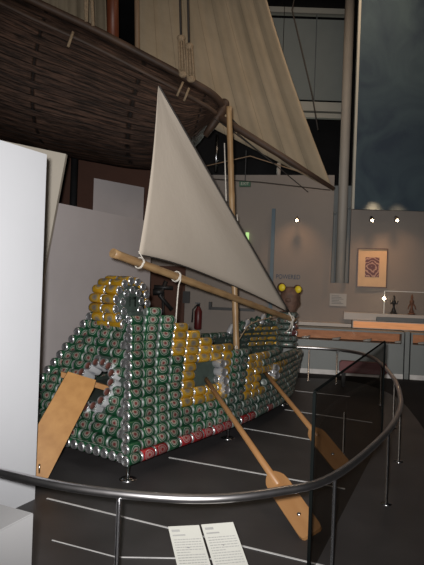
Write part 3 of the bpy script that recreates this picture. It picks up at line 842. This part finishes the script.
# low dark-red block added to give the reflection-like red strip in the glass
rb = atz(341, 388); bn = thing('added_bench', 'low dark red block added for the reflection-like red strip in the dark glass', 'added_bench', (rb.x, rb.y+.02, 0), WR)
bm = bmesh.new(); box(bm, -.02, .50, 0, .12, .17, .30, bevel=.015); obj('seat', bm, 'added_bench_red', bn)
for x in (.03, .45):
    bm = bmesh.new(); box(bm, x-.02, x+.02, .02, .10, 0, .17); obj('leg', bm, 'blackp', bn)

# ------------------------------------------------------------------ guard rail
RH = .40
rail = thing('guard_rail', 'low curved steel guard rail on thin posts running round the boat', 'railing')
RP = [(-1.03, 2.25), (-.83, 2.14), (-.45, 1.985), (-.04, 1.93), (.26, 2.02), (.51, 2.20), (.865, 2.75), (1.12, 3.25), (1.33, 3.80), (1.56, 4.65), (1.74, 5.75), (1.70, 6.25), (1.45, 6.52), (1.0, 6.62), (.7, 6.60), (.3, 6.5)]
curve = spline([(x, y, RH) for x, y in RP], 8)
dcurve = [a.lerp(b, k/12) for a, b in zip(curve, curve[1:]) for k in range(12)]
bm = bmesh.new(); tube(bm, curve, .0165, 14); obj('handrail', bm, 'handrail', rail, True)
def post(px, py, frac=None):
    # nearest curve point to the photo position
    def pr(q):
        xl, yl = q.x/q.y*F, (H-q.z)/q.y*F
        return Vector((212+xl*ct-yl*st-px, 280+xl*st+yl*ct-py)).length
    best = min(dcurve, key=pr)
    return Vector((best.x, best.y, 0))
for px, py in ((119, 491), (338, 480), (398, 437), (404, 402), (396, 379), (382, 364), (337, 353), (309, 351), (-12, 468)):
    p = post(px, py); bm = bmesh.new(); lathe(bm, [(.030, 0), (.030, .006), (.0085, .009), (.0085, RH-.012)], 12, p)
    origin_to(obj('post', bm, 'steel', rail, True), p)
# inner short posts seen through the glass
for px, py, py2 in ((348, 396, 458), (345, 397, 393)):
    pass
ip = atz(343, 458); bm = bmesh.new(); lathe(bm, [(.025, 0), (.025, .006), (.0075, .009), (.0075, .31)], 12, ip)
tag(origin_to(obj('barrier_post', bm, 'steel', None, True), ip), 'single thin steel post standing behind the dark glass by the paddle', 'post')

# ------------------------------------------------------------------ tinted glass barrier
g0 = Vector((.412, 2.15, 0)); g1 = Vector((1.33, 4.20, 0)); gd = (g1-g0).normalized(); gn = Vector((gd.y, -gd.x, 0)); gz = .745
gb = thing('glass_barrier', 'dark tinted glass screen standing inside the guard rail, right of the paddles', 'glass screen')
bm = bmesh.new(); bm.faces.new([bm.verts.new(q) for q in (g0, g1, g1+Vector((0, 0, gz)), g0+Vector((0, 0, gz)))]); obj('pane', bm, 'darkglass', gb)
bm = bmesh.new()
slab(bm, [g0-gd*.012, g0, g0+Vector((0, 0, gz)), g0-gd*.012+Vector((0, 0, gz))], gn*.012); slab(bm, [g1, g1+gd*.01, g1+gd*.01+Vector((0, 0, gz)), g1+Vector((0, 0, gz))], gn*.012)
z1 = Vector((0, 0, gz)); z2 = Vector((0, 0, gz+.008)); slab(bm, [g0+z1, g1+z1, g1+z2, g0+z2], gn*.008)
obj('edge', bm, 'glassedge', gb)

# low platform under the boat
bm = bmesh.new(); pp = spline([(.95, .6, -.0), (.98, 1.8, 0), (1.22, 2.6, 0), (1.46, 3.3, 0), (1.66, 4.0, 0), (1.86, 4.9, 0), (1.98, 5.8, 0), (1.85, 6.5, 0), (1.5, 6.78, 0)], 6)
slab(bm, [Vector((p.x, p.y, .0)) for p in pp]+[Vector((-3, 6.78, 0)), Vector((-3, .6, 0))], (0, 0, .003))
o = obj('floor_platform', bm, 'floor'); o['kind'] = 'structure'
# ------------------------------------------------------------------ floor strips
def strip(n_, a, b, w=.007):
    a, b = atz(*a), atz(*b); d = (b-a).normalized(); s = Vector((-d.y, d.x, 0))*w; bm = bmesh.new()
    slab(bm, [a-s, b-s, b+s, a+s], (0, 0, .0055)); o = obj(f'trim_{n_}', bm, 'strip'); o['kind'] = 'structure'
strip(3, (47, 499), (345, 572), .005); strip(4, (169, 458), (345, 489.5)); strip(5, (205, 422), (322, 442)); strip(6, (285, 410), (372, 423)); strip(7, (295, 391), (350, 397)); strip(8, (52, 541), (116, 558), .0025)
strip(9, (116, 558), (226, 560), .003)

# ------------------------------------------------------------------ info boards inside the rail
def board(tl, tr, bl_, br, lab):
    t = thing('info_board', lab, 'info board', (0, 0, 0), 0, 'information boards below the rail')
    P0 = [Vector(q) for q in (tl, tr, br, bl_)]; n = (P0[1]-P0[0]).cross(P0[3]-P0[0]).normalized()
    if n.z < 0: n = -n
    bm = bmesh.new(); slab(bm, P0, -n*.006); obj('panel', bm, 'sign', t)
    def q(a, b): return P0[0].lerp(P0[1], a).lerp(P0[3].lerp(P0[2], a), b) + n*.0008
    bm = bmesh.new()
    def bar(a0, a1, b0, b1): slab(bm, [q(a0, b0), q(a1, b0), q(a1, b1), q(a0, b1)], n*.0003)
    bar(.08, .34, .045, .075); x = .08
    bar(.08, .48, .11, .128)
    for i in range(26):
        b = .17+i*.032; a = .08; end = .93 if i % 6 != 5 else .5
        while a < end:
            l = random.uniform(.03, .11); bar(a, min(end, a+l), b, b+.011); a += l+.018
    obj('printed_text', bm, 'ink', t)
    mid = (P0[0]+P0[1])/2; m2 = (P0[2]+P0[3])/2
    for m_ in (mid.lerp(m2, .25), mid.lerp(m2, .8)):
        bm = bmesh.new(); tube(bm, [m_-n*.006, (m_.x, m_.y, 0)], .012, 8); obj('leg', bm, 'steel', t)
    return t
Yt, Yb = 2.12, 1.90
board(at(168, 526.5, Yt), at(199, 525, Yt), at(188, 612, Yb), at(224, 610, Yb), 'pale printed information board, left of the pair below the rail')
board(at(201, 524.5, Yt), at(233, 522, Yt), at(227, 610, Yb), at(263, 606, Yb), 'pale printed information board, right of the pair below the rail')

# ------------------------------------------------------------------ panels on the left
# A: near white partition
a1 = Vector((-.878, 2.85, 0)); dA = Vector((-.137, -.28, 0)).normalized(); nA = Vector((dA.y, -dA.x, 0))
bm = bmesh.new(); slab(bm, [a1, a1+dA*.45, a1+dA*.45+Vector((0, 0, 1.79)), a1+Vector((0, 0, 1.79))], Vector((-.30, .10, 0))*.25)
tag(obj('white_partition', bm, 'white', None), 'bright white display partition at the left edge', 'partition')
# B leaning cream board
bm = bmesh.new()
T0, T1 = at(66, 154, 4.8), at(-10, 138, 4.55); L1 = at(24, 390, 4.72); L1 = Vector((L1.x, L1.y, 0)); f_ = atz
L0 = Vector((T0.x-.33, T0.y-.02, 0)); L1 = Vector((T1.x-.33, T1.y-.02, 0))
slab(bm, [T0, T1, L1, L0], (0, .05, 0)); tag(obj('leaning_board', bm, 'whiteb', None), 'cream board leaning behind the white partition', 'board')
# C grey screen
bm = bmesh.new(); c0 = at(57, 203, 5.05); c1 = at(152, 224, 6.5); zc_ = 1.83
c0.z = c1.z = 0; dC = (c1-c0).normalized(); c0 = c0-dC*.22
slab(bm, [c0, c1, c1+Vector((0, 0, zc_)), c0+Vector((0, 0, zc_))], Vector((-dC.y, dC.x, 0))*.05)
tag(obj('grey_screen', bm, 'greyb', None), 'wide grey display screen behind the boat\'s bow', 'screen')
# D small pale block
bm = bmesh.new(); d0 = at(94, 178, 6.9); d1 = at(144, 192.5, 7.5); hD = .0
d0b = d0.copy(); d0b.z = 0; d1b = d1.copy(); d1b.z = 0; d1.z = d0.z
slab(bm, [d0b, d1b, d1, d0], (-.02, .12, 0)); tag(obj('pale_partition', bm, 'greyb', None), 'pale partition top showing above the grey screen', 'partition')
# plinth bottom left
bxp = Vector((-.494, 1.60, 0)); e1 = Vector((-.42, -.907, 0)); e2 = Vector((-.907, .42, 0))
bm = bmesh.new(); slab(bm, [bxp, bxp+e1*.35, bxp+e1*.35+e2*.34, bxp+e2*.34], (0, 0, .475)); bmesh.ops.bevel(bm, geom=bm.edges[:], offset=.003, segments=2, affect='EDGES')
tag(obj('white_plinth', bm, 'whitep', None), 'low white plinth in the bottom left corner', 'plinth')

# ------------------------------------------------------------------ the old ship
def ats(px, py, Y): return at(px, py, Y*.9)

ship = thing('old_ship', 'large dark weathered wooden ship with cream sails, high behind the can boat', 'ship', ats(60, 153, 7.6))
SL = ship.location.copy()
ST = [((-75, -52), (-75, 112), 6.2), ((-10, -20), (-10, 134), 6.5), ((30, 0), (30, 146), 6.65), ((60, 14), (58, 153), 6.8), ((100, 33), (90, 159), 6.95), ((140, 54), (125, 165), 7.1),
      ((172, 71), (158, 166), 7.25), ((195, 84), (180, 157), 7.4), ((210, 93), (198, 140), 7.5), ((218, 100), (211, 124), 7.6), ((223, 107), (221, 114), 7.7)]
near, far = [], []
for i, (s_, k_, Y) in enumerate(ST):
    wf = [1, 1, 1, 1, 1, .95, .85, .65, .42, .2, .02][i]   # half beam factor
    hb = .85*wf
    P = ats(s_[0], s_[1], Y); K = ats(k_[0], k_[1], Y+hb)
    Pf = P+Vector((.1*wf, 2*hb, 0))
    hh = P.z-K.z
    def sec(sgn):
        base = P if sgn < 0 else Pf; out = []
        for t, iny, z in ((0, 0, 1), (.15, -.07, .86), (.3, -.12, .70), (.45, -.13, .54), (.6, -.07, .38), (.72, .06, .24), (.83, .26, .12), (.92, .55, .04), (1, 1, 0)):
            y = base.y - sgn*iny*hb
            out.append(Vector((base.x+(K.x-base.x)*(1-z), y, K.z+hh*z)))
        out[-1] = Vector((K.x, P.y+hb, K.z)); return out
    near.append(sec(-1)); far.append(sec(1)[::-1])
cols = [a+b[1:] for a, b in zip(near, far)]
dense = []
for c in range(len(cols[0])):
    dense.append(spline([cols[i][c] for i in range(len(cols))], 5))
bm = bmesh.new(); grid(bm, [[p-SL for p in r] for r in dense])
hl = obj('hull', bm, 'hull', ship, True); hl.modifiers.new('s', 'SOLIDIFY').thickness = .04
bm = bmesh.new(); tube(bm, [p-SL+Vector((0, -.02, .0)) for p in dense[0]], .045, 8); obj('gunwale', bm, 'darkwood', ship, True)
bm = bmesh.new(); tube(bm, [p-SL+Vector((0, -.035, -.20-.0*p.x)) for p in dense[0][:-6]], .028, 8); obj('rubbing_strake', bm, 'darkwood', ship, True)
bm = bmesh.new(); stem = [ats(224, 104, 7.68), ats(222, 111, 7.68), ats(213, 124, 7.68), ats(205, 136, 7.72)]; tube(bm, [p-SL for p in stem], [.05, .06, .05, .04], 8)
ball(bm, stem[0]-SL, .07, (1, .7, 1), 10); obj('stem', bm, 'darkwood', ship)
bm = bmesh.new()
n_ = len(dense[0]); slab_pts = [dense[0][i]-SL+Vector((0, .05, -.12)) for i in range(0, n_-3, 4)]; fp_ = [dense[-1][i]-SL+Vector((0, -.05, -.12)) for i in range(0, n_-3, 4)]
for i in range(len(slab_pts)-1): bm.faces.new([bm.verts.new(v) for v in (slab_pts[i], slab_pts[i+1], fp_[i+1], fp_[i])])
obj('deck', bm, 'darkwood', ship)
def quadsail(name, TL, TR, BL, BR, Y, folds, amp, m='bigsail', curveR=0, nr=30, nc=60, tilt=0):
    rows = []
    for i in range(nr):
        t = i/(nr-1); row = []
        for j in range(nc):
            s = j/(nc-1)
            px = (TL[0]*(1-s)+TR[0]*s)*(1-t)+(BL[0]*(1-s)+BR[0]*s)*t + curveR*math.sin(math.pi*t)*s
            py = (TL[1]*(1-s)+TR[1]*s)*(1-t)+(BL[1]*(1-s)+BR[1]*s)*t
            yy = Y + tilt*s + amp*(math.sin(folds*2*math.pi*s+2.2*math.sin(5*s+t))+.6*math.sin(folds*4.7*math.pi*s+1.5*t))*(.5+.5*t) + .3*math.sin(math.pi*s)
            row.append(ats(px, py, yy)-SL)
        rows.append(row)
    bm = bmesh.new(); grid(bm, rows); o = obj(name, bm, m, ship, True); o.modifiers.new('s', 'SOLIDIFY').thickness = .006; return o
quadsail('main_sail', (138, -70), (243, -90), (138, 90), (333, 190), 8.0, 6.3, .014, curveR=-6, tilt=-.1)
quadsail('fore_sail', (20, -60), (104, -60), (20, 12), (108, 60), 7.9, 4, .03)
def stick(name, pts, r, m, seg=8):
    bm = bmesh.new(); tube(bm, [ats(*p)-SL for p in pts], r, seg); return obj(name, bm, m, ship, True)
stick('mast', [(112, -70, 7.75), (113, 50, 7.7)], .075, 'redmast', 14)
stick('aft_mast', [(136, -70, 7.75), (137.5, 62, 7.7)], .032, 'rawpole')
stick('spar', [(206, 109, 7.72), (240, 130, 7.60), (285, 158, 7.55), (334, 189, 7.6)], [.045, .045, .038, .025], 'darkwood')
stick('spar_rope', [(214, 100, 7.7), (245, 133, 7.7), (290, 165, 7.7), (333, 187, 7.68)], .010, 'darkrope')
stick('sheet_rope', [(300, -30, 8.4), (292, 10, 8.3), (312, 95, 8.2), (318, 130, 8.1)], .009, 'darkrope')
stick('stay', [(206, 166, 7.7), (250, 156, 7.7), (300, 172, 7.7), (333, 186, 7.7)], .006, 'rawpole')
stick('stay', [(200, 178, 7.7), (260, 182, 7.7), (330, 190, 7.7)], .005, 'darkrope')
for i, (px, yt, yb) in enumerate(((182, 38, 74), (190, 46, 79), (171, 0, 0))):
    if i == 2: continue
    stick('shroud', [(px-3, -40, 7.1), (px-1, yt+2, 7.15)], .013, 'darkrope')
    bm = bmesh.new(); a = ats(px-1, yt, 7.15)-SL; b = ats(px+1, yb, 7.2)-SL
    for dx in (-.028, 0, .028): tube(bm, [a+Vector((dx, 0, 0)), b+Vector((dx*1.3, 0, 0))], .015, 6)
    ball(bm, a, .05, (1, .5, .8), 10); ball(bm, b, .055, (1, .5, .8), 10); obj('lanyard', bm, 'oldrope', ship)
stick('shroud', [(84, -40, 6.85), (86, 22, 6.85)], .018, 'oldrope'); stick('shroud', [(88, -40, 6.85), (87, 22, 6.85)], .014, 'oldrope'); stick('shroud', [(90, -40, 6.86), (93, 26, 6.86)], .02, 'oldrope')
stick('chain_plate', [(73, 32, 6.55), (68, 47, 6.52)], .016, 'oldrope')
stick('chain_plate', [(183, 82, 6.98), (177, 96, 6.98)], .014, 'oldrope'); stick('chain_plate', [(189, 88, 7.02), (184, 101, 7.02)], .014, 'oldrope')
bm = bmesh.new()
for k in range(5):
    a = ats(205+k*8, 113+k*5, 7.6)-SL; tube(bm, [a, ats(212+k*24, 104+k*20+8, 7.65)-SL], .006, 5)
obj('rigging', bm, 'darkrope', ship)
# steel cradle holding the ship up, behind the screens
for px, Y in ((-20, 7.6), (75, 7.85)):
    k = at(px, 150, Y); bm = bmesh.new(); tube(bm, [(k.x-SL.x, k.y-SL.y, -SL.z), (k.x-SL.x, k.y-SL.y, k.z-SL.z)], .05, 10)
    o = obj('cradle_post', bm, 'blackp', ship)
# ceiling truss and hanging rods in the dark gap
for px0, py0, px1, py1, r, m, lab in ((217, 135, 213, 172, .022, 'steel', 'thin pale rod hanging in the dark beyond the mast top'), (279, 163, 279, 178, .03, 'ledge', 'short pale fitting hanging at the wall top beneath the spar')):
    a, b = at(px0, py0, 8.3), at(px1, py1, 8.3); bm = bmesh.new(); b = Vector((a.x, a.y, b.z)); tube(bm, [a, b], r, 10); tube(bm, [(a.x, a.y, 5.6), a], .004, 6, mi=1)
    tag(origin_to(obj('hanging_rod', bm, [m, 'blackp'], None), b), lab, 'rod')

# ------------------------------------------------------------------ light
def light(kind, loc, power, col=(1, 1, 1), size=.05, target=None, spot=None, blend=.5):
    l = bpy.data.lights.new(kind.lower()+'_light', kind); l.energy = power; l.color = col
    if kind == 'AREA': l.size = size
    else: l.shadow_soft_size = size
    if spot: l.spot_size = spot; l.spot_blend = blend
    o = bpy.data.objects.new(l.name, l); C.objects.link(o); o.location = loc
    if target is not None: o.rotation_euler = (Vector(target)-Vector(loc)).to_track_quat('-Z', 'Y').to_euler()
    return o
light('SPOT', (-.05, -.02, H+.06), 760, (1, .97, .94), .03, (-.15, 4, 1.3), math.radians(85), .9)
for p, e in zip(SP, (12, 20, 10)):
    light('SPOT', p+Vector((0, 0, .0))-wy*.25+Vector((0, 0, .25)), e, (1, .55, .28), .05, p+wy*.3+Vector((0, 0, -.8)), math.radians(75), .9)
light('AREA', (-.5, 3.6, 5.2), 12, (1, .88, .74), 2.5, (0, 4.4, 0))
light('AREA', (1.8, 6.0, 5.0), 26, (1, .74, .52), 1.6, (1.6, 7.6, 1.0))
light('POINT', (.6, 9.4, 3.0), 10, (.9, 1, .9), .2)
w = bpy.data.worlds.new('world'); bpy.context.scene.world = w; w.use_nodes = True
w.node_tree.nodes['Background'].inputs[0].default_value = (.9, .85, 1, 1); w.node_tree.nodes['Background'].inputs[1].default_value = .02

# ------------------------------------------------------------------ camera
cd = bpy.data.cameras.new('camera'); co = bpy.data.objects.new('camera', cd); C.objects.link(co)
co.matrix_world = Matrix.Translation((0, 0, H)) @ Matrix.Rotation(math.pi/2, 4, 'X') @ Matrix.Rotation(TH, 4, 'Z')
cd.sensor_fit = 'VERTICAL'; cd.sensor_height = 36; cd.lens = F/565*36; cd.shift_y = -2.5/565; cd.clip_start = .02
bpy.context.scene.camera = co
vs_ = bpy.context.scene.view_settings; vs_.view_transform = 'Standard'; vs_.look = 'None'; vs_.exposure = 0
